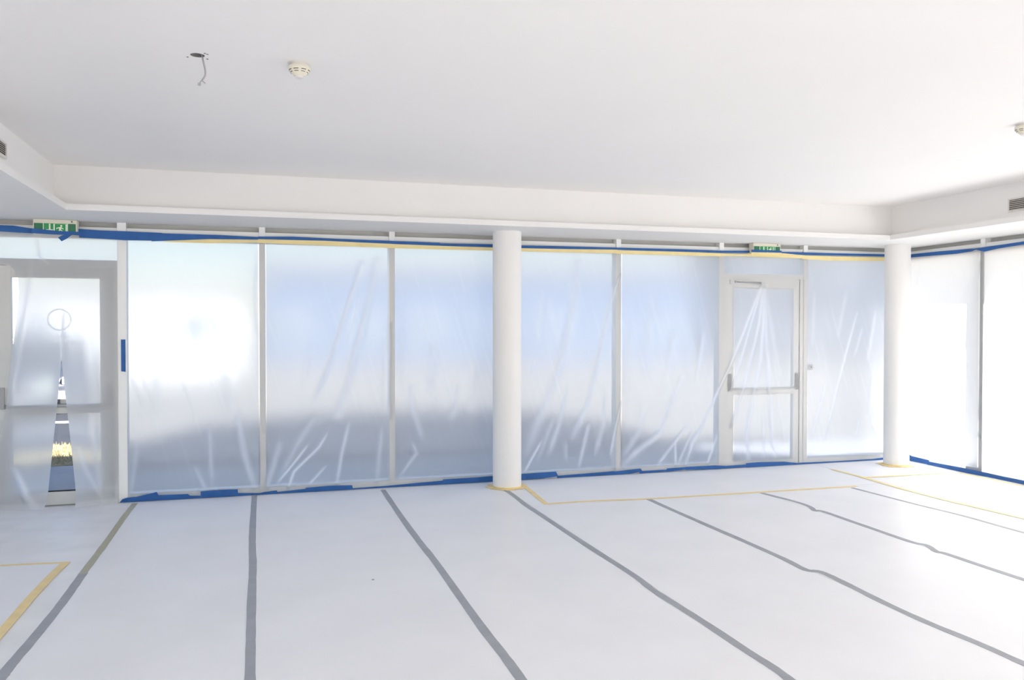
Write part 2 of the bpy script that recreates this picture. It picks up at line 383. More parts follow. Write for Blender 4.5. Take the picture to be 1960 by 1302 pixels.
# faint mirrored lettering and ring emblem on the door glass
yl = YM + .041
dec = empty('door_lettering', (*aty(113, 612, yl).xy, aty(113, 612, yl).z)); tag(dec, 'faint grey ring emblem and mirrored lettering on the door glass', 'lettering')
ec = aty(114, 612, yl); ring = []
bm = bmesh.new(); R0, R1 = .085, .10; n = 40
for k in range(n):
    t0 = 2 * math.pi * k / n; t1 = 2 * math.pi * (k + 1) / n
    bm.faces.new([bm.verts.new((ec.x + r * math.cos(t), yl, ec.z + r * math.sin(t))) for r, t in ((R0, t0), (R1, t0), (R1, t1), (R0, t1))])
bmesh.ops.remove_doubles(bm, verts=bm.verts, dist=1e-5)
bmesh.ops.solidify(bm, geom=list(bm.faces), thickness=.001)
to_obj('emblem_ring', bm, 'decal', dec)
GL = {  # stroke boxes of a letter on a 3 x 5 cell, mirrored when placed
 'U': [(0, 0, .7, 5), (2.3, 0, 3, 5), (0, 0, 3, .8)], 'A': [(0, 0, .7, 5), (2.3, 0, 3, 5), (0, 4.2, 3, 5), (0, 2, 3, 2.7)],
 'R': [(0, 0, .7, 5), (2.3, 2.5, 3, 5), (0, 4.2, 3, 5), (0, 2.2, 3, 2.9), (1.8, 0, 2.5, 2.4)], 'T': [(0, 4.2, 3, 5), (1.1, 0, 1.9, 5)],
 'F': [(0, 0, .7, 5), (0, 4.2, 3, 5), (0, 2.2, 2.4, 2.9)], 'o': [(0, 0, .7, 3), (2.3, 0, 3, 3), (0, 0, 3, .7), (0, 2.4, 3, 3)]}
for row, cx, cyp, s in (('Uoo', 118, 647, .009), ('ARoooo', 118, 662, .0085), ('TFAR', 116, 676, .0095)):
    c = aty(cx, cyp, yl); x = c.x + len(row) * 4.2 * s / 2
    for ch in row:
        bm = bmesh.new()
        for (x0_, z0_, x1_, z1_) in GL[ch]: bmbox(bm, x - x1_ * s, x - x0_ * s, yl, yl + .001, c.z + z0_ * s, c.z + z1_ * s)
        to_obj('letter', bm, 'decal', dec); x -= 4.2 * s

# ------------------------------------------------------------------ right glazing
def rbox(name, s0, s1, o0, o1, za, zb, m, parent, bevel=0): return box(name, s0, s1, o0, o1, za, zb, m, parent, bevel, RM)
SB = [-.02 + 1.265 * k for k in range(11)]
for k in range(10):
    a, b = SB[k], SB[k + 1]
    e = empty('window_%d' % (nw + 1 + k), tuple(RW((a + b) / 2, 0, 0)))
    tag(e, 'full height fixed window in the right wall, number %s from the far corner' % ['one', 'two', 'three', 'four', 'five', 'six', 'seven', 'eight', 'nine', 'ten'][k], kind='structure')
    rbox('glass_pane', a + .02, b - .02, -.046, -.034, .06, 2.40, 'glass', e)
    rbox('sill_rail', a + .03, b - .03, -.10, .03, 0, .075, 'frame', e, BF)
    rbox('head_rail', a + .03, b - .03, -.10, .03, 2.395, 2.497, 'frame', e, BF)
    rbox('head_recess', a + .03, b - .03, -.10, -.03, 2.4975, z0 + .01, 'recess', e)
    rbox('mullion', b - .03, b + .03, -.11, .05, 0, z0, 'frame', e, BF)
    if k == 0: rbox('corner_post', a - .20, a + .03, -.11, .05, 0, z0, 'frame', e, BF)

# ------------------------------------------------------------------ columns
def column(name, x, y, r, label):
    e = empty(name, (x, y, 0)); tag(e, label, 'column', 'round white columns')
    lathe('shaft', [(.001, 0), (r, 0), (r, z0 + .0), (.001, z0 + .0)], 64, 'wall', e, (x, y, 0))
    return e
C1 = (2.352, 7.93, .142); C2 = (7.035, 7.885, .138)
column('round_column', *C1, 'round white column standing nearest the middle of the glazed back wall')
column('round_column', *C2, 'round white column in the far right corner between the two glazed walls')

# ------------------------------------------------------------------ floor covering
TX = [-1.19, -.05, 1.14, 2.305, 3.446, 4.606, 5.62]
lab = ['between the olive and grey taped seam and the first straight grey seam', 'between the first and second grey seams', 'between the second grey seam and the one starting at the near column',
       'just right of the seam starting at the near column', 'between the two wavy grey seams', 'left of the faintest grey seam, third from the right']
cover_top = .003
def XT(y): return -1.0945 + (0.01093) * (y - 8.1635)
def cover(name, pts, label, m='cover', z=cover_top, zb=0.0002):
    return tag(prism(name, pts, zb, z, m), label, 'floor sheet', 'white protective floor sheets')
YE = 8.20
cover('floor_sheet', [(XL + .02, YF + .02), (XT(YF + .02) - .002, YF + .02), (XT(YE) - .002, YE), (XL + .02, YE)], 'scuffed white floor sheet in front of the door with the slit', 'cover2')
ends = [YE, YE, YE, 6.98, 6.98, 6.98]
for k in range(6):
    cover('floor_sheet', [((XT(YF + .02) if k == 0 else TX[k]) + .002, YF + .02), (TX[k + 1] - .002, YF + .02), (TX[k + 1] - .002, ends[k]), ((XT(YE) if k == 0 else TX[k]) + .002, ends[k])], 'white floor sheet ' + lab[k])
cover('floor_sheet', [(5.622, YF + .02), (6.13, YF + .02), (6.13, 6.98), (5.622, 6.98)], 'narrow white floor sheet right of the faintest grey seam')
cover('floor_sheet', [(2.307, 6.984), (6.13, 6.984), (6.13, YE), (2.307, YE)], 'white floor sheet laid crosswise along the back glazing behind yellow tape')
cover('floor_sheet', [(6.134, YF + .02), (7.07, YF + .02), (7.42, 7.18), (6.134, 7.18)], 'white floor sheet running along the foot of the right glazing')
cover('floor_sheet', [(6.134, 7.184), (7.41, 7.184), (7.41, YE), (6.134, YE)], 'square white floor sheet in the far corner around the column')
cover('floor_sheet', [(-2.9, 2.2), (-1.30, 2.2), (-1.275, 6.27), (-2.9, 6.27)], 'white floor sheet bordered with yellow tape at the left edge', 'cover', .0055, .0032)
ZT = .0034
def floor_path(P, sub=5):
    pts = [atz(x, y, ZT) for x, y in P]; return catmull(pts, sub)
def ext(pts, ylim):
    a, b = pts[-2], pts[-1]; d = (b - pts[0]).normalized()
    if abs(d.y) > .05: pts.append(b + d * ((ylim - b.y) / d.y))
    return pts
def floor_tape(name, P, m, label, w=.05, extend=None, ragged=.06, lift=0.0):
    pts = floor_path(P)
    if extend is not None: pts = ext(pts, extend)
    return tag(ribbon(name, pts, w, m, lift=lift, ragged=ragged), label, 'tape', 'tape on the floor')
floor_tape('olive_tape', [(258, 964), (237, 991), (211, 1028), (183, 1066), (158, 1099)], 'olive_tape', 'olive tape strip running to the foot of the door post', .05, lift=.0003)
floor_tape('grey_tape', [(160, 1097), (148, 1114), (123, 1149), (94, 1186), (57, 1231), (20, 1274), (3, 1297)], 'grey_tape', 'grey seam tape continuing the olive strip at the lower left', .055, -3)
floor_tape('grey_tape', [(487, 948), (483.5, 1011), (483, 1054), (484, 1083), (481.5, 1154), (480, 1226), (478.5, 1302)], 'grey_tape', 'straight grey seam tape running to the second window post from the slit door', .05, -3)
floor_tape('grey_tape', [(733, 938), (771, 994), (805, 1040), (832, 1074), (883, 1146), (926, 1206), (966, 1257), (997, 1300)], 'grey_tape', 'grey seam tape running to the window post left of the near column', .05, -3)
floor_tape('grey_tape', [(966, 937), (985, 950), (1005, 966), (1028, 981), (1120, 1042), (1212, 1101), (1253, 1132), (1340, 1187), (1426, 1244), (1481, 1279), (1512, 1302)], 'grey_tape', 'grey seam tape starting at the foot of the near column', .05, -3)
floor_tape('grey_tape', [(1240, 955), (1284, 975), (1359, 1008), (1426, 1037), (1500, 1070), (1542, 1091), (1570, 1095), (1610, 1113), (1688, 1152), (1773, 1191), (1875, 1233), (1960, 1271)], 'grey_tape', 'wavy grey seam tape, first to start from the crosswise yellow tape', .05, -3)
floor_tape('grey_tape', [(1458, 944), (1520, 960), (1549, 970), (1560, 978), (1574, 979), (1638, 1001), (1739, 1036), (1773, 1044), (1792, 1056), (1810, 1060), (1875, 1082), (1960, 1110)], 'grey_tape', 'wavy lifted grey seam tape, second to start from the crosswise yellow tape', .047, -3)
floor_tape('grey_tape', [(1631, 934), (1739, 962), (1841, 987), (1909, 1006), (1960, 1020)], 'grey_tape', 'thin faint grey seam tape nearest the right glazing', .035, -3)
Y1 = floor_path([(1047, 965), (1140, 959), (1245, 955), (1460, 942), (1560, 936), (1640, 931)], 4)
tag(ribbon('yellow_tape', Y1, .05, 'yellow_tape', lift=.0006), 'long yellow tape running crosswise in front of the fan fold door', 'tape', 'tape on the floor')
floor_tape('yellow_tape', [(1001, 930), (1015, 940), (1030, 953), (1047, 966)], 'yellow_tape', 'short yellow tape slanting from the near column', .05, lift=.0012)
floor_tape('yellow_tape', [(1593, 899), (1651, 914), (1705, 930), (1807, 957), (1875, 973), (1960, 993)], 'cream_tape', 'pale yellow tape running from the far pane towards the right edge', .05, -3, lift=.0018)
floor_tape('yellow_tape', [(1648, 915), (1720, 911), (1807, 906)], 'cream_tape', 'faint yellow tape between the far column and the crossing tape', .05, lift=.0024)
floor_tape('yellow_tape', [(1831, 904.5), (1892, 917), (1960, 931)], 'yellow_tape', 'thin yellow tape along the foot of the right plastic sheet', .04, lift=.0012)
YT = [atz(x, y, .0058) for x, y in ((-380, 1103), (-60, 1086), (0, 1083), (60, 1080), (128, 1077))]
tag(ribbon('yellow_tape', YT, .035, 'yellow_tape'), 'short crosswise yellow tape at the left picture edge', 'tape', 'tape on the floor')
YT = ext(catmull([atz(x, y, .0072) for x, y in ((127, 1076), (100, 1101), (57, 1147), (28, 1181), (0, 1213))], 4), 2.2)
tag(ribbon('yellow_tape', YT, .055, 'yellow_tape'), 'broad yellow tape running down to the left picture edge', 'tape', 'tape on the floor')

def base_tape(cx, cyy, r, m, label, seed):
    random.seed(seed); e = empty('column_base_tape', (cx, cyy, 0)); tag(e, label, 'tape')
    n = 9
    for k in range(n):
        a = 2 * math.pi * k / n + .2; t = Vector((-math.sin(a), math.cos(a), 0)); o = Vector((cx + math.cos(a) * (r + .016), cyy + math.sin(a) * (r + .016), .0045 + .0013 * (k % 3)))
        L = random.uniform(.10, .145)
        ribbon('tape_piece', [o - t * L, o + t * L * random.uniform(.8, 1)], .048, m, e)
    lathe('tape_collar', [(r + .0004, .002), (r + .002, .002), (r + .002, .02), (r + .0004, .02)], 48, m, e, (cx, cyy, 0))
base_tape(*C1, 'yellow_tape', 'ragged yellow tape around the foot of the near column', 3)
base_tape(*C2, 'yellow_tape', 'yellow tape around the foot of the far corner column', 4)
# speck on the sheet
sp = atz(714, 1110, .003)
tag(lathe('paint_speck', [(.001, 0), (.010, 0), (.007, .003), (.001, .004)], 9, 'greyplastic', None, sp), 'tiny dark speck on the white floor sheet', 'speck')

# ------------------------------------------------------------------ plastic sheets
def seg_dist(p, a, b):
    ab = b - a; L = ab.length_squared; t = 0 if L == 0 else max(0, min(1, (p - a).dot(ab) / L)); return (p - (a + ab * t)).length, t
class Folds:
    def __init__(s): s.segs = []
    def add(s, pts, w, st):      # pts in (u, z), w metres, st strength
        n = len(pts) - 1
        for i in range(n):
            s.segs.append((Vector(pts[i]), Vector(pts[i + 1]), w, st, i / n, (i + 1) / n))
    def at(s, u, z):
        best = {}; d = 0; fo = 0; p = Vector((u, z))
        for a, b, w, st, t0, t1 in s.segs:
            m = 3 * w
            if u < min(a.x, b.x) - m or u > max(a.x, b.x) + m or z < min(a.y, b.y) - m or z > max(a.y, b.y) + m: continue
            ds, t = seg_dist(p, a, b); tt = t0 + (t1 - t0) * t
            tap = min(1, .25 + 3.2 * min(tt, 1 - tt) + .25)
            g = math.exp(-(ds / w) ** 2) * tap * st
            d = max(d, g * w * .42) ; fo = max(fo, g)
        return d, fo
def film(name, u0, u1, zb_fn, zt_fn, nu, nz, pos, folds, m, label, amp=.006, posts=(), nseed=0, cling=None):
    """pos(u, d, z) -> world point; d is the distance the film stands off towards the room"""
    vs = []; fv = []; fs = []
    for i in range(nu + 1):
        u = u0 + (u1 - u0) * i / nu; zb_, zt_ = zb_fn(u), zt_fn(u)
        for j in range(nz + 1):
            v = j / nz; z = zb_ + (zt_ - zb_) * v
            d, fo = folds.at(u, z)
            env = math.sin(math.pi * min(1, max(0, v))) ** .5
            nz1 = noise.noise(Vector((u * 1.1 + z * .35 + nseed, z * .45, 3.1 + nseed)))
            nz2 = noise.noise(Vector((u * 5.5 + z * 1.6, z * .9, 7.7 + nseed)))
            nz3 = noise.noise(Vector((u * 17 + z * 4.5, z * 2.1, 1.7 + nseed)))
            press = min([1.0] + [max(.06, (abs(u - x) - .03) / .25) for x in posts])
            d *= .35 + .65 * press
            d += press * (amp * (1 + nz1) + amp * .5 * (1 + nz2) + amp * .11 * (1 + nz3)) * env
            fine = max(0, noise.noise(Vector((u * 26 + z * 7.5, z * 1.5, 9.9 + nseed))) - .18) * .8
            low = .5 + .5 * noise.noise(Vector((u * 1.3, z * 1.0, 4.4 + nseed)))
            cl = cling(u, z) if cling else 0.0
            vs.append(pos(u, d, z)); fv.append(min(1, fo + fine * low * env * (1 - cl)) - .6 * cl * (1 - min(1, fo)))
    for i in range(nu):
        for j in range(nz):
            a = i * (nz + 1) + j; fs.append((a, a + 1, a + nz + 2, a + nz + 1))
    me = bpy.data.meshes.new(name); me.from_pydata([tuple(v) for v in vs], [], fs); me.update()
    at = me.attributes.new('fold', 'FLOAT', 'POINT'); at.data.foreach_set('value', fv)
    o = link(name, me, m, None, True)
    return tag(o, label, 'plastic sheet', 'milky plastic dust sheets')
YS = YM - .002
def cling_back(u, z):
    for x in XB[2:9]:
        if abs(u - x) < .032: return 1.0
    if z < .075: return 1.0
    a, b = XB[7] + .08, XB[8] - .08
    if XB[7] < u < XB[8] and z < 2.20:
        if u < a + .085 or u > b - .085 or z > 2.035 or .825 < z < .905: return 1.0
    return 0.0
def backpos(u, d, z): return Vector((u, YS - d, z))
def bpix(P): return [tuple((lambda q: (q.x, q.z))(aty(x, y, YS - .01))) for x, y in P]
fb = Folds()
FOLDS = [  # polylines in the picture, width in px, strength
 ([(691, 507), (655, 620), (629, 700), (602, 765)], 5, .75), ([(722, 500), (700, 600), (673, 700), (660, 752), (648, 790)], 8, .55),
 ([(668, 810), (654, 870), (644, 928)], 3, .7), ([(625, 833), (611, 856), (563, 903), (551, 936)], 2.2, 1), ([(588, 854), (560, 890), (532, 924)], 2.2, .95),
 ([(623, 894), (590, 930)], 1.8, .8), ([(536, 850), (511, 934)], 5, .55), ([(731, 823), (721, 922)], 4, .45), ([(735, 640), (733, 780)], 4, .4), ([(748, 620), (744, 760), (747, 800)], 4, .5),
 ([(600, 800), (570, 850), (540, 905)], 5, .4), ([(690, 560), (668, 660)], 3, .3), ([(596, 665), (580, 740)], 4, .3),
 ([(782, 740), (800, 814), (807, 836)], 5, .5), ([(792, 850), (798, 868), (766, 912)], 3, .55), ([(877, 735), (865, 800)], 5, .4), ([(789, 735), (787, 775)], 4, .45), ([(830, 660), (822, 740)], 8, .3), ([(770, 640), (766, 720)], 4, .35), ([(910, 700), (900, 780)], 6, .25),
 ([(1106, 509), (1095, 600), (1074, 690), (1036, 790), (1007, 868)], 9, .55), ([(1173, 555), (1146, 687), (1122, 779), (1096, 836)], 6, .7),
 ([(1085, 741), (1069, 815), (1051, 868)], 5, .6), ([(1036, 846), (1004, 904)], 2.4, 1), ([(1127, 812), (1109, 892)], 4, .65), ([(1160, 740), (1154, 815), (1140, 866)], 5, .55),
 ([(1188, 525), (1170, 582)], 2.2, .9), ([(1189, 770), (1169, 870)], 2.6, .9), ([(1022, 690), (1019, 712)], 4, .5), ([(1040, 560), (1030, 660)], 6, .3), ([(1060, 800), (1030, 880)], 4, .4), ([(1082, 850), (1084, 880)], 4, .4),
 ([(1303, 723), (1261, 828), (1194, 890)], 6, .65), ([(1319, 808), (1292, 846), (1294, 891)], 2.6, .9), ([(1292, 846), (1261, 889)], 3, .7), ([(1325, 826), (1298, 890)], 2.6, .7),
 ([(1373, 835), (1354, 888)], 2.6, .8), ([(1234, 780), (1221, 828), (1197, 870)], 6, .5), ([(1205, 640), (1198, 760)], 7, .35), ([(1290, 640), (1268, 760)], 8, .3), ([(1345, 640), (1330, 740)], 5, .3), ([(1250, 560), (1235, 700)], 10, .25),
 ([(1458, 547), (1427, 625), (1397, 703), (1360, 780), (1327, 846), (1312, 889)], 3.2, 1), ([(1459, 547), (1436, 625), (1415, 700), (1400, 747)], 2.6, .9), ([(1461, 549), (1452, 620), (1436, 690), (1422, 745), (1400, 817)], 4, .85),
 ([(1463, 549), (1460, 620), (1455, 690), (1444, 745), (1428, 833), (1433, 878)], 5, .85), ([(1464, 549), (1466, 640), (1470, 700), (1477, 842), (1485, 873)], 4, .7), ([(1460, 790), (1463, 874)], 3, .7), ([(1485, 755), (1503, 845)], 3, .5), ([(1465, 560), (1490, 720)], 5, .35),
 ([(1640, 600), (1618, 684), (1600, 752), (1578, 840)], 2.8, .9), ([(1580, 735), (1554, 838)], 3, .75), ([(1674, 600), (1660, 688)], 5, .5), ([(1650, 630), (1636, 680)], 3, .55), ([(1644, 804), (1638, 834)], 3, .55), ([(1668, 808), (1687, 842)], 3, .55), ([(1672, 700), (1664, 790)], 6, .4), ([(1620, 560), (1606, 640)], 5, .35), ([(1600, 868), (1684, 872)], 2.4, .5), ([(1560, 560), (1556, 660)], 4, .3),
 ([(454, 785), (467, 870), (487, 933)], 5, .6), ([(400, 820), (406, 928)], 4, .4), ([(372, 894), (393, 935)], 3, .5), ([(492, 480), (488, 560), (493, 640)], 2.5, .4), ([(262, 850), (252, 940)], 4, .4), ([(430, 720), (445, 790)], 8, .25), ([(300, 690), (296, 780)], 8, .25)]
for P, w, st in FOLDS: fb.add(bpix(P), max(.0085, w * 8.3 / F), st)
XS0, XSm, XS1 = aty(244, 700, YS).x, 2.47, 7.40
S2a, S2b = aty(1442, 467, 8.15), aty(1494, 483, 8.15); S1a, S1b = aty(63, 424, 8.15), aty(147, 450, 8.15)
zt_back = lambda u: 2.452 if not S2a.x - .03 < u < S2b.x + .03 else S2b.z - .022
zb_back = lambda u: .012
film('plastic_sheet', XS0, XSm, zb_back, zt_back, 310, 190, backpos, fb, 'film', 'milky plastic sheet over the windows between the slit door and the near column', posts=XB[2:6], nseed=1.0, cling=cling_back).data.flip_normals()
film('plastic_sheet', XSm + .004, XS1, zb_back, zt_back, 400, 190, backpos, fb, 'film', 'milky wrinkled plastic sheet between the two columns with folds fanning over a door', posts=XB[6:9], nseed=5.0, cling=cling_back).data.flip_normals()
film('plastic_sheet', XB[0] - .02, XB[1] - .035, zb_back, zt_back, 60, 90, backpos, Folds(), 'film', 'milky plastic sheet over the window left of the slit door, outside the picture', posts=XB[:2], nseed=13.0).data.flip_normals()
# right wall
fr_ = Folds()
def rpix(P): return [atr(x, y, .07) for x, y in P]
for P, w, st in [([(1872, 505), (1858, 590), (1846, 665), (1814, 722)], 4, .8), ([(1862, 522), (1844, 562)], 3, .8), ([(1802, 560), (1794, 604)], 4, .5), ([(1756, 510), (1752, 540)], 4, .6), ([(1890, 640), (1884, 800)], 6, .4), ([(1930, 540), (1938, 800)], 5, .5), ([(1850, 700), (1872, 800)], 5, .4), ([(1770, 762), (1830, 805), (1890, 846)], 3, .6), ([(1910, 520), (1920, 700)], 5, .4)]:
    fr_.add(rpix(P), max(.0085, w * 9.3 / F), st)
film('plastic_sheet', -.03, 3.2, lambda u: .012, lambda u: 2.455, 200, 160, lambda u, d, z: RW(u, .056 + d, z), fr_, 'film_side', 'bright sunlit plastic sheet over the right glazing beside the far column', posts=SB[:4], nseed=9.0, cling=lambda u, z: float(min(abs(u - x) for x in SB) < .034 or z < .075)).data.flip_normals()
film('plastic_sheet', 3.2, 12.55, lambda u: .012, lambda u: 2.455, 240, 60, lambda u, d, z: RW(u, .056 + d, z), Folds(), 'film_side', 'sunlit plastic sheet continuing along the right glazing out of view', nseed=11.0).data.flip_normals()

# slit sheet over the left door: two flaps joined above the slit
def door_sheet():
    NZ, NU = 150, 44; ztop = 2.452; zap = aty(117, 688, 8.2).z
    yd = YM - .003
    LE = [(-40, 440), (-38, 476), (-16, 497), (24, 512), (34, 530), (36, 560), (28, 640), (20, 700), (11, 785), (-4, 850), (-30, 965)]
    L3 = [aty(x, y, yd - .01) for x, y in LE]
    def left(z):
        for a, b in zip(L3, L3[1:]):
            if a.z >= z >= b.z: t = (a.z - z) / (a.z - b.z); return a.x + (b.x - a.x) * t
        return L3[0].x if z > L3[0].z else L3[-1].x
    xr = aty(226, 700, yd).x
    xs = aty(117, 690, yd - .02).x; xbl, xbr = aty(90, 972, yd - .03).x, aty(149, 970, yd - .03).x
    fd = Folds()
    P = lambda pts: [tuple((lambda q: (q.x, q.z))(aty(x, y, yd - .02))) for x, y in pts]
    for pts, w, st in [([(70, 450), (74, 490), (92, 505)], 2.5, .5), ([(28, 900), (50, 945), (78, 976)], 5, .7), ([(120, 600), (117, 690)], 2, .5), ([(150, 860), (165, 905), (200, 960)], 4, .35), ([(60, 500), (40, 640), (24, 780)], 4, .35), ([(180, 800), (190, 950)], 5, .3)]: fd.add(P(pts), max(.009, w * 8.2 / F), st)
    bm = bmesh.new(); lay = bm.verts.layers.float.new('fold')
    for side in (0, 1):
        grid = []
        for i in range(NU + 1):
            col = []
            for j in range(NZ + 1):
                z = ztop * (1 - j / NZ) + .006 * (j / NZ)
                k = max(0, (zap - z) / zap)
                xi = xs + ((xbl if side == 0 else xbr) - xs) * k
                a, b = (left(z), xi) if side == 0 else (xi, xr)
                u = i / NU; x = a + (b - a) * u
                d, fo = fd.at(x, z)
                inner = u if side == 0 else 1 - u
                d += .005 * (1 + noise.noise(Vector((x * 3 + side * 9, z * .8, 2)))) + .003 * (1 + noise.noise(Vector((x * 9, z * 1.4, 5)))) + .045 * k * k * inner ** 3
                d *= min(1, .1 + (ztop - z) / .3)
                if z < .18: d += .09 * ((.18 - z) / .18) ** 2 * (.6 + .5 * inner)          # trails on to the floor
                if S1a.x - .02 < x < S1b.x + .02 and z > 2.3: z -= (ztop - (S1b.z - .002)) * (z - 2.3) / (ztop - 2.3)
                v = bm.verts.new((x, yd - d, max(z, .0075))); v[lay] = min(1, fo + (.35 if z < .05 else 0)); col.append(v)
            grid.append(col)
        for i in range(NU):
            for j in range(NZ): bm.faces.new((grid[i][j], grid[i][j + 1], grid[i + 1][j + 1], grid[i + 1][j]))
    bmesh.ops.remove_doubles(bm, verts=bm.verts, dist=1e-5)
    me = bpy.data.meshes.new('plastic_sheet'); bm.to_mesh(me); bm.free()
    return tag(link('plastic_sheet', me, 'film_door', None, True), 'plastic sheet slit open at the bottom over the grey framed door', 'plastic sheet', 'milky plastic dust sheets')
ds = door_sheet()

# ------------------------------------------------------------------ masking tape on the glazing
NB = Vector((0, -1, 0))
YTP = YS - .012
def wallpoly(P, y): return [aty(a, b, y) for a, b in P]
def run(name, label, m, pieces, y=YTP):
    e = empty(name, tuple(wallpoly([pieces[0][0]], y)[0])); tag(e, label, 'tape', 'masking tape on the glazing')
    for k, P in enumerate(pieces):
        q = wallpoly(P, y - .0014 * (k % 2)); q = [Vector((p.x, p.y, max(p.z, .0042))) for p in q]
        patch('tape_piece', q, m, e, NB)
    return e
run('blue_tape', 'ragged blue tape run along the floor from the door post to the near column', 'blue_tape', [
 [(229, 962), (234, 956), (243, 953), (262, 951), (300, 942), (305, 950), (305, 966), (229, 968)], [(303, 948), (360, 946), (364, 949), (388, 949), (388, 961), (303, 966)], [(384, 941), (420, 938), (455, 937), (456, 956), (384, 961)],
 [(454, 944), (500, 944), (500, 952), (454, 957)], [(498, 944), (506, 942), (530, 939), (532, 949), (500, 952)], [(528, 942), (586, 936), (587, 946), (528, 950)], [(585, 934), (632, 930), (674, 929), (676, 940), (585, 947)],
 [(672, 935), (745, 930), (747, 938), (672, 942)], [(743, 930), (806, 924), (850, 920), (852, 928), (743, 938)], [(848, 918), (912, 914), (950, 911), (950, 922), (848, 928)]])
run('blue_tape', 'ragged blue tape run along the floor between the two columns', 'blue_tape', [
 [(990, 908), (1010, 907), (1020, 906), (1064, 903), (1069, 912), (1040, 916), (990, 920)], [(1066, 911), (1115, 907), (1176, 902), (1178, 909), (1066, 917)], [(1174, 903), (1226, 897), (1230, 903), (1206, 907), (1174, 910)],
 [(1224, 902), (1278, 899), (1280, 903), (1224, 908)], [(1276, 897), (1316, 894), (1316, 899), (1276, 904)], [(1312, 894), (1370, 891), (1372, 898), (1312, 900)], [(1366, 891), (1390, 892), (1432, 889), (1432, 894), (1366, 900)],
 [(1428, 887), (1450, 885), (1500, 884), (1532, 887), (1532, 890), (1428, 897)], [(1530, 886), (1600, 883), (1668, 879), (1700, 875), (1700, 882), (1600, 888), (1530, 890)]], YTP - .002)
run('blue_tape', 'drooping blue tape run above the slit door with a loose end by the exit sign', 'blue_tape', [
 [(-40, 430), (0, 431), (26, 432), (64, 438), (64, 447), (0, 443), (-40, 443)], [(148, 438), (190, 441), (242, 443), (310, 446), (310, 461), (240, 460), (190, 457), (152, 455)], [(290, 446), (420, 450), (498, 454), (498, 459), (400, 458), (290, 462)]], YTP - .004)
run('blue_tape', 'narrow blue tape run along the window heads left of the near column', 'blue_tape', [
 [(494, 453), (560, 453), (640, 457), (750, 461), (750, 467), (494, 460)], [(746, 461), (800, 463), (842, 465), (842, 472), (746, 467)], [(838, 466), (950, 468), (950, 474), (838, 472)]])
run('blue_tape', 'narrow blue tape run along the window heads right of the near column', 'blue_tape', [
 [(985, 470), (1060, 471), (1182, 474), (1182, 479), (985, 477)], [(1178, 474), (1300, 477), (1382, 480), (1382, 484), (1178, 478)], [(1378, 480), (1440, 480), (1440, 484), (1378, 484)], [(1494, 482), (1600, 485), (1700, 487), (1700, 491), (1494, 487)]])
run('yellow_tape', 'pale yellow tape run under the blue tape left of the near column', 'cream_tape', [
 [(314, 455), (400, 456), (498, 457), (498, 464), (400, 466), (314, 463)], [(494, 458), (620, 461), (750, 467), (750, 475), (620, 470), (494, 465)], [(746, 467), (850, 471), (950, 474), (950, 480), (850, 478), (746, 475)]], YTP - .003)
run('yellow_tape', 'pale yellow tape run under the blue tape right of the near column', 'cream_tape', [
 [(985, 475), (1090, 477), (1182, 478), (1182, 485), (1060, 483), (985, 481)], [(1178, 479), (1300, 482), (1382, 485), (1382, 491), (1178, 486)], [(1378, 485), (1420, 487), (1442, 485), (1500, 485), (1540, 489), (1540, 495), (1440, 491), (1378, 490)], [(1536, 489), (1600, 491), (1700, 493), (1700, 500), (1585, 499), (1536, 496)]], YTP - .003)
tag(patch('blue_tape', wallpoly([(231.5, 650), (240, 650), (240.5, 712), (232, 711)], YM - .003), 'blue_tape', None, NB), 'short vertical strip of blue tape on the white door post', 'tape', 'masking tape on the glazing')
def runr(label, pieces, off):
    s, z = atr(*pieces[0][0], off); e = empty('blue_tape', tuple(RW(s, off, z))); tag(e, label, 'tape', 'masking tape on the glazing')
    for k, P in enumerate(pieces):
        q = []
        for a, b in P:
            s, z = atr(a, b, off + .0014 * (k % 2)); q.append(RW(s, off + .0014 * (k % 2), max(z, .0042)))
        patch('tape_piece', q, 'blue_tape', e, RN)
runr('blue tape run along the head of the right glazing', [[(1742, 487), (1800, 481), (1862, 476), (1862, 481), (1830, 486), (1742, 493)], [(1858, 477), (1900, 471), (1960, 462), (2020, 453), (2020, 460), (1960, 468), (1910, 476), (1884, 482), (1868, 478), (1858, 482)]], .075)
runr('blue tape run along the foot of the right plastic sheet', [[(1740, 870), (1745, 873), (1778, 881), (1780, 890), (1745, 888), (1740, 886)], [(1774, 883), (1840, 895), (1888, 905), (1888, 913), (1840, 905), (1774, 890)], [(1884, 904), (1920, 912), (1960, 920), (2020, 932), (2020, 940), (1960, 928), (1884, 912)]], .078)

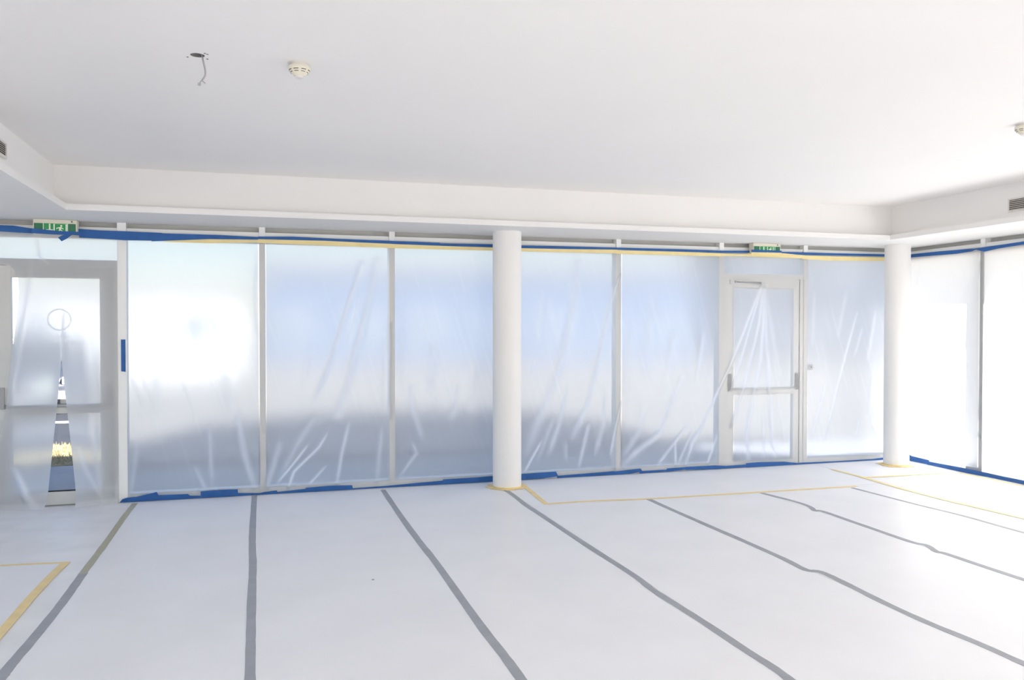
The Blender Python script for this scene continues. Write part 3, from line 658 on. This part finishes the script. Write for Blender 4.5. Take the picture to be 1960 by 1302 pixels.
# ------------------------------------------------------------------ exit signs
def exit_sign(x0_, x1_, zt_, zb_, yf, label, depth=.075, scale=1.0):
    e = empty('exit_sign', ((x0_ + x1_) / 2, yf, zb_)); tag(e, label, 'exit sign', 'emergency exit signs')
    box('housing', x0_, x1_, yf, yf + depth, zb_, zt_, 'cream', e, .004)
    w = x1_ - x0_; h = zt_ - zb_; ft_ = zt_ - .035
    y = yf - .0012
    box('face_panel', x0_ + .008, x1_ - .008, y, yf + .001, zb_ + .003, ft_, 'sign_green2', e)
    pa, pb_ = x0_ + w * .235, x0_ + w * .79
    box('pictogram_panel', pa, pb_, y - .0006, y, zb_ + .003, ft_, 'sign_green', e)
    for x in (pa, pb_): box('divider_line', x - .003, x + .003, y - .0012, y, zb_ + .003, ft_, 'sign_white', e)
    hh = ft_ - zb_
    # arrow pointing down
    ax = x0_ + w * .38; yy = y - .0012
    pts = [(-.006, 1.0), (.006, 1.0), (.006, .42), (.03, .42), (0, .05), (-.03, .42), (-.006, .42)]
    patch('arrow', [Vector((ax + a, yy + .001, zb_ + .003 + b * (hh - .006))) for a, b in pts], 'sign_white', e, NB, .0008)
    # running figure in a doorway
    fx = x0_ + w * .62; U = hh - .006; zf = zb_ + .003
    def P(pts): return [Vector((fx + a * U, yy + .001, zf + b * U)) for a, b in pts]
    fig = empty('running_figure', (fx, yy, zf)); fig.parent = e; fig.matrix_parent_inverse = e.matrix_world.inverted()
    patch('doorway', P([(-.62, .0), (-.5, .0), (-.5, .98), (.5, .98), (.5, .0), (.62, .0), (.62, 1.08 - .09), (-.62, .99)]), 'sign_white', fig, NB, .0006)
    patch('head', P([(.10 + .1 * math.cos(t * .7854), .80 + .1 * math.sin(t * .7854)) for t in range(8)]), 'sign_white', fig, NB, .0008)
    patch('torso', P([(-.12, .66), (.12, .70), (.08, .38), (-.10, .34)]), 'sign_white', fig, NB, .0008)
    patch('forward_arm', P([(.08, .68), (.32, .52), (.30, .45), (.06, .58)]), 'sign_white', fig, NB, .0009)
    patch('rear_arm', P([(-.10, .66), (-.34, .60), (-.36, .46), (-.29, .47), (-.27, .54), (-.08, .57)]), 'sign_white', fig, NB, .0009)
    patch('forward_leg', P([(-.04, .40), (.08, .40), (.30, .24), (.24, .02), (.16, .03), (.20, .21)]), 'sign_white', fig, NB, .0009)
    patch('rear_leg', P([(-.10, .38), (.02, .38), (-.10, .16), (-.38, .10), (-.38, .18), (-.17, .22)]), 'sign_white', fig, NB, .0009)
    box('status_lamp', x0_ + w * .87, x0_ + w * .905, yf - .002, yf + .001, zt_ - .022, zt_ - .010, 'dark', e)
    return e
S1a, S1b = aty(63, 424, 8.15), aty(147, 450, 8.15)
exit_sign(S1a.x, S1b.x, 2.5415, S1b.z + .004, 8.15, 'green exit sign with running figure above the slit plastic sheet', .09)
S2a, S2b = aty(1442, 467, 8.15), aty(1494, 483, 8.15)
exit_sign(S2a.x, S2b.x, 2.5415, S2b.z - .012, 8.15, 'green exit sign half taped over above the fan fold door', .09)
# tape across the lower part of the signs
ys = 8.145
def sign_tape(label, m, P, y):
    return tag(patch('sign_tape', wallpoly(P, y), m, None, NB), label, 'tape', 'masking tape on the glazing')
sign_tape('blue tape across the lower half of the exit sign over the slit door', 'blue_tape', [(60, 437), (80, 439), (110, 442), (150, 444), (153, 451), (140, 450), (100, 449), (70, 447), (60, 446)], ys)
sign_tape('loose blue tape end sticking out below the exit sign over the slit door', 'blue_tape', [(120, 450), (140, 448), (128, 457), (118, 462), (111, 455)], ys - .002)
sign_tape('blue tape across the lower half of the exit sign over the fan fold door', 'blue_tape', [(1438, 478), (1470, 479), (1496, 480), (1496, 484), (1470, 483), (1438, 483)], ys)
sign_tape('pale yellow tape along the bottom edge of the exit sign over the fan fold door', 'cream_tape', [(1438, 483), (1470, 483.5), (1496, 484), (1496, 490), (1470, 488), (1438, 488)], ys - .001)

# ------------------------------------------------------------------ small fixtures
def smoke(px, py, label):
    p = atz(px, py, ZC); e = empty('smoke_detector', (p.x, p.y, ZC)); tag(e, label, 'smoke detector', 'ceiling smoke detectors')
    lathe('mounting_base', [(.001, 0), (.038, 0), (.038, -.014), (.001, -.014)], 32, 'cream2', e, (p.x, p.y, ZC))
    lathe('housing', [(.001, -.013), (.050, -.013), (.054, -.020), (.054, -.030), (.047, -.042), (.035, -.054), (.026, -.062), (.001, -.062)], 40, 'cream', e, (p.x, p.y, ZC))
    lathe('sensor_cap', [(.001, -.061), (.022, -.061), (.020, -.070), (.013, -.074), (.001, -.074)], 28, 'cream2', e, (p.x, p.y, ZC))
    for k in range(8):
        a = 2 * math.pi * (k + .5) / 8
        for r, z in ((.0500, -.0365), (.0430, -.0455)):
            bm = bmesh.new()
            mx = Matrix.Translation((p.x, p.y, ZC + z)) @ Matrix.Rotation(a, 4, 'Z')
            n = 5; vs = []
            for i in range(n):
                t = (i / (n - 1) - .5) * .5
                for rr, dz in ((r + .0012, -.0018), (r + .0012, .0018), (r - .004, .0018), (r - .004, -.0018)): vs.append(bm.verts.new(mx @ Vector((rr * math.cos(t), rr * math.sin(t), dz))))
            for i in range(n - 1):
                for q in range(4): bm.faces.new([vs[4 * i + q], vs[4 * i + (q + 1) % 4], vs[4 * i + 4 + (q + 1) % 4], vs[4 * i + 4 + q]])
            bm.faces.new(vs[:4]); bm.faces.new(vs[-4:])
            to_obj('vent_slot', bm, 'dark', e)
smoke(573, 122, 'cream smoke detector on the ceiling near the hanging cable')
smoke(1960, 238, 'cream smoke detector on the ceiling cut by the right picture edge')
# hanging cable
cb0 = atz(389, 110, ZC)
def cpt(px, py): return aty(px, py, cb0.y)
ca = empty('hanging_cable', tuple(cb0)); tag(ca, 'grey cable hanging from the round ceiling opening', 'cable')
P = [cb0 + Vector((-.01, 0, .045)), cpt(388, 112), cpt(390.5, 124), cpt(393, 137), cpt(392, 146), cpt(386.5, 154)]
tube('sheath', catmull(P, 6), .0042, 'cable', ca)
tube('wire', catmull([cpt(386.5, 154), cpt(384, 156), cpt(382, 160)], 4), .0026, 'cable', ca)
tube('wire', catmull([cpt(386.5, 154), cpt(390, 157), cpt(393, 160)], 4), .0026, 'cable', ca)
q = cpt(381.5, 161); box('terminal_block', q.x - .007, q.x + .007, q.y - .006, q.y + .006, q.z - .007, q.z + .006, 'greyplastic', ca, .002)

def grille(parent, mx, w, h, label):
    e = empty('air_grille', tuple(mx.translation)); tag(e, label, 'air grille', 'air grilles in the soffits')
    t = .014
    for a in ((0, w, 0, t), (0, w, h - t, h)): box('frame_bar', a[0], a[1], -.008, .001, a[2], a[3], 'cream2', e, .002, mx)
    for a in ((0, t), (w - t, w)): box('frame_bar', a[0], a[1], -.008, .001, t, h - t, 'cream2', e, .002, mx)
    box('backing', t, w - t, -.0006, .001, t, h - t, 'dark', e, 0, mx)
    n = 6
    for k in range(n):
        z = t + (h - 2 * t) * (k + .5) / n
        bm = bmesh.new(); mm = mx @ Matrix.Translation((0, 0, z)) @ Matrix.Rotation(math.radians(35), 4, 'X')
        bmbox(bm, t, w - t, -.010, .000, -.0012, .0012, mm); to_obj('slat', bm, 'cream2', e)
# right grille on the right bulkhead face
fx = lambda y: xlip(y) + DL
def onright(px, py):
    r = ray(px, py); A = Vector((fx(YL) - .001, YL + DL, 0)); B = Vector((fx(YF) - .001, YF, 0)); d = (B - A).normalized(); nrm = Vector((d.y, -d.x, 0)); o = Vector((0, 0, H)); t = (A - o).dot(nrm) / r.dot(nrm); return o + r * t, d
(ga, gd), (gb, _) = onright(1930, 381), onright(1930, 407)
gz0, gz1 = gb.z, ga.z
nn = Vector((-gd.y, gd.x, 0))
if nn.x > 0: nn = -nn
def framemx(o, d, n): 
    y = -n; return Matrix(((d.x, y.x, 0, o.x), (d.y, y.y, 0, o.y), (0, 0, 1, o.z), (0, 0, 0, 1)))
grille(sr, framemx(Vector((ga.x, ga.y, gz0)), gd, nn), .62, gz1 - gz0, 'slatted air grille in the right soffit face')
r = ray(10, 305); t = (-1.49 - DL + .004) / r.x; gl = r * t + Vector((0, 0, H)); r2 = ray(10, 274); gt = (r2 * ((-1.49 - DL + .004) / r2.x)).z + H
grille(sl, framemx(Vector((gl.x + .004, gl.y, gl.z)), Vector((.0017, -1, 0)).normalized(), Vector((1, 0, 0))), .62, gt - gl.z, 'slatted air grille in the left soffit face')
# door release button beside the far door
p = aty(1553, 703, YM - .004)
db = empty('door_button', (XB[8], YM, p.z)); tag(db, 'small round white door button on the post right of the fan fold door', 'button')
box('back_plate', XB[8] + .0285, p.x + .035, YM + .012, YM + .03, p.z - .035, p.z + .035, 'frame', db, .004)
lathe('button_cap', [(.001, 0), (.026, 0), (.026, .010), (.020, .014), (.001, .014)], 24, 'frame', db, (p.x, YM + .012, p.z), Matrix.Rotation(math.pi / 2, 4, 'X'))
lathe('button_mark', [(.001, .0135), (.006, .0135), (.006, .016), (.001, .016)], 12, 'dark', db, (p.x, YM + .012, p.z), Matrix.Rotation(math.pi / 2, 4, 'X'))

# ------------------------------------------------------------------ outside
def ground(name, pts, z, m, label, kind='structure'): return tag(prism(name, pts, z - .05, z, m), label, kind=kind)
ground('yard_ground', [(-80, -60), (120, -60), (120, 140), (-80, 140)], -.13, 'pale_ground', 'pale sunlit yard around the building')
ground('gravel_ground', [(-79, 11), (30, 11), (30, 120), (-79, 120)], -.12, 'gravel', 'pale brown gravel ground beyond the asphalt')
ground('paving', [(-12, 8.45), (8.6, 8.45), (8.6, 11.0), (-12, 11.0)], -.06, 'concrete', 'grey paving strip along the outside of the glazing')
ground('asphalt_road', [(-3.6, 12.9), (-1.9, 12.9), (-1.5, 11.02), (8.2, 11.02), (5.8, 12.2), (5.9, 14), (5.1, 17.6), (3.2, 18.3), (.9, 18), (-1, 16.3), (-1.65, 14.2), (-2.3, 14.2), (-3.4, 22), (-5.4, 22)], -.07, 'asphalt', 'dark asphalt road beyond the glazing')
tag(prism('road_line', [(-4.2, 16.0), (-2.6, 16.0), (-2.6, 16.3), (-4.2, 16.3)], -.0699, -.064, 'roadline'), 'white painted line on the dark road', kind='structure')
gs = prism('grass_bed', [(-12, 11.02), (-1.55, 11.02), (-1.92, 12.88), (-12, 12.88)], -.11, -.05, 'grass'); tag(gs, 'dry yellow grass bed between the paving and the road', kind='structure')
random.seed(5)
bm = bmesh.new()
for k in range(5200):
    x, y = random.uniform(-4.6, -1.75), random.uniform(11.05, 12.85); h = random.uniform(.02, .075); a = random.uniform(0, 6.28); l = random.uniform(-.03, .03)
    dx, dy = math.cos(a) * .006, math.sin(a) * .006
    bm.faces.new([bm.verts.new(v) for v in ((x - dx, y - dy, -.05), (x + dx, y + dy, -.05), (x + l, y + l * .6, -.05 + h))])
to_obj('grass_blades', bm, 'grass', gs)['kind'] = 'stuff'

def car(x, y, rz, label):
    e = empty('parked_car', (x, y, -.07)); tag(e, label, 'car')
    mx = Matrix.Translation((x, y, -.07)) @ Matrix.Rotation(rz, 4, 'Z')
    side = [(-2.1, .28), (-2.12, .62), (-1.95, .80), (-1.1, .95), (1.55, .98), (2.05, .90), (2.1, .55), (2.05, .28)]
    def loft(name, prof, w, m, inset=0.0, bev=.05):
        bm = bmesh.new(); L = [bm.verts.new(mx @ Vector((px, -w, pz))) for px, pz in prof]; R = [bm.verts.new(mx @ Vector((px, w, pz))) for px, pz in prof]
        if inset:
            zmax = max(p[1] for p in prof); zmin = min(p[1] for p in prof)
            for vv, s in ((L, 1), (R, -1)):
                for v, (px, pz) in zip(vv, prof):
                    k = (pz - zmin) / (zmax - zmin); v.co += (mx.to_3x3() @ Vector((0, s * inset * k, 0)))
        bm.faces.new(L); bm.faces.new(R[::-1]); n = len(prof)
        for i in range(n): bm.faces.new([L[i], L[(i + 1) % n], R[(i + 1) % n], R[i]])
        bmesh.ops.bevel(bm, geom=list(bm.edges), offset=bev, segments=2, affect='EDGES', clamp_overlap=True)
        return to_obj(name, bm, m, e, True)
    loft('body', side, .86, 'carpaint')
    loft('cabin', [(-1.15, .90), (-.45, 1.42), (.95, 1.46), (1.75, .94)], .80, 'carglass', .16, .03)
    loft('roof_panel', [(-.5, 1.40), (-.42, 1.46), (.92, 1.50), (1.0, 1.44)], .64, 'carpaint', 0, .02)
    for wx in (-1.3, 1.3):
        for s in (-1, 1):
            rr = Matrix.Rotation(math.pi / 2, 4, 'X')
            w_ = lathe('wheel', [(.001, -.1), (.26, -.1), (.32, -.08), (.32, .08), (.26, .1), (.001, .1)], 24, 'rubber', e, (0, 0, 0), mx @ Matrix.Translation((wx, s * .80, .32)) @ rr)
            lathe('hub_cap', [(.001, -.11), (.19, -.11), (.20, -.09), (.20, .09), (.19, .11), (.001, .11)], 16, 'chrome', w_, (0, 0, 0), mx @ Matrix.Translation((wx, s * .80, .32)) @ rr)
    def part(name, a, m): box(name, *a, m, e, .01, mx)
    part('bumper', (-2.18, -2.06, -.80, .80, .30, .46), 'chrome'); part('bumper', (2.06, 2.16, -.80, .80, .32, .48), 'chrome')
    part('grille_panel', (-2.15, -2.08, -.42, .42, .52, .68), 'rubber')
    for s in (-1, 1): part('headlight', (-2.13, -2.0, s * .74 - .12, s * .74 + .12, .58, .72), 'sign_white'); part('tail_light', (2.02, 2.12, s * .70 - .1, s * .70 + .1, .65, .8), 'yellow_tape')
    part('number_plate', (-2.20, -2.16, -.26, .26, .33, .44), 'render_white')
    for s in (-1, 1): part('wing_mirror', (-.75, -.6, s * .92 - .08, s * .92 + .08, .95, 1.08), 'carpaint')
    return e
car(-4.1, 19.6, math.pi / 2 - .05, 'dark parked car across the road seen through the slit')

def house(x, y, w, d, h, m, label, roof='gable', nwin=3):
    e = empty('house', (x, y, -.13)); tag(e, label, 'house')
    zb_ = -.13
    box('walls', x - w / 2, x + w / 2, y, y + d, zb_, h, m, e)
    if roof == 'gable':
        o = .4; vs = [(x - w / 2 - o, y - o, h), (x + w / 2 + o, y - o, h), (x + w / 2 + o, y + d + o, h), (x - w / 2 - o, y + d + o, h), (x - w / 2 - o, y + d / 2, h + d * .3), (x + w / 2 + o, y + d / 2, h + d * .3)]
        pyd('roof', vs, [(0, 1, 5, 4), (2, 3, 4, 5), (1, 2, 5), (3, 0, 4), (0, 3, 2, 1)], 'rooftile', e)
    else: box('roof', x - w / 2 - .2, x + w / 2 + .2, y - .2, y + d + .2, h, h + .3, 'rooftile', e)
    for lv in range(max(1, int(h // 2.8))):
        for k in range(nwin):
            cx = x - w / 2 + w * (k + .5) / nwin; z = zb_ + 1.0 + lv * 2.8
            f = box('window', cx - .6, cx + .6, y - .05, y + .02, z, z + 1.25, 'frame', e); box('pane', cx - .52, cx + .52, y - .07, y - .045, z + .08, z + 1.17, 'houseglass', f)
house(-4.6, 36, 7.4, 9, 2.6, 'render_white', 'low white house across the road, blurred behind the left plastic sheet', 'flat')
house(11.0, 47, 22, 10, 4.3, 'render_blue', 'long blue grey hall beyond the road, blurred behind the middle plastic sheets', 'flat', 7)
house(34.6, 46.7, 24, 3, 8.0, 'render_grey', 'dark grey building beyond the yard, blurred behind the fan fold door', 'flat', 5)
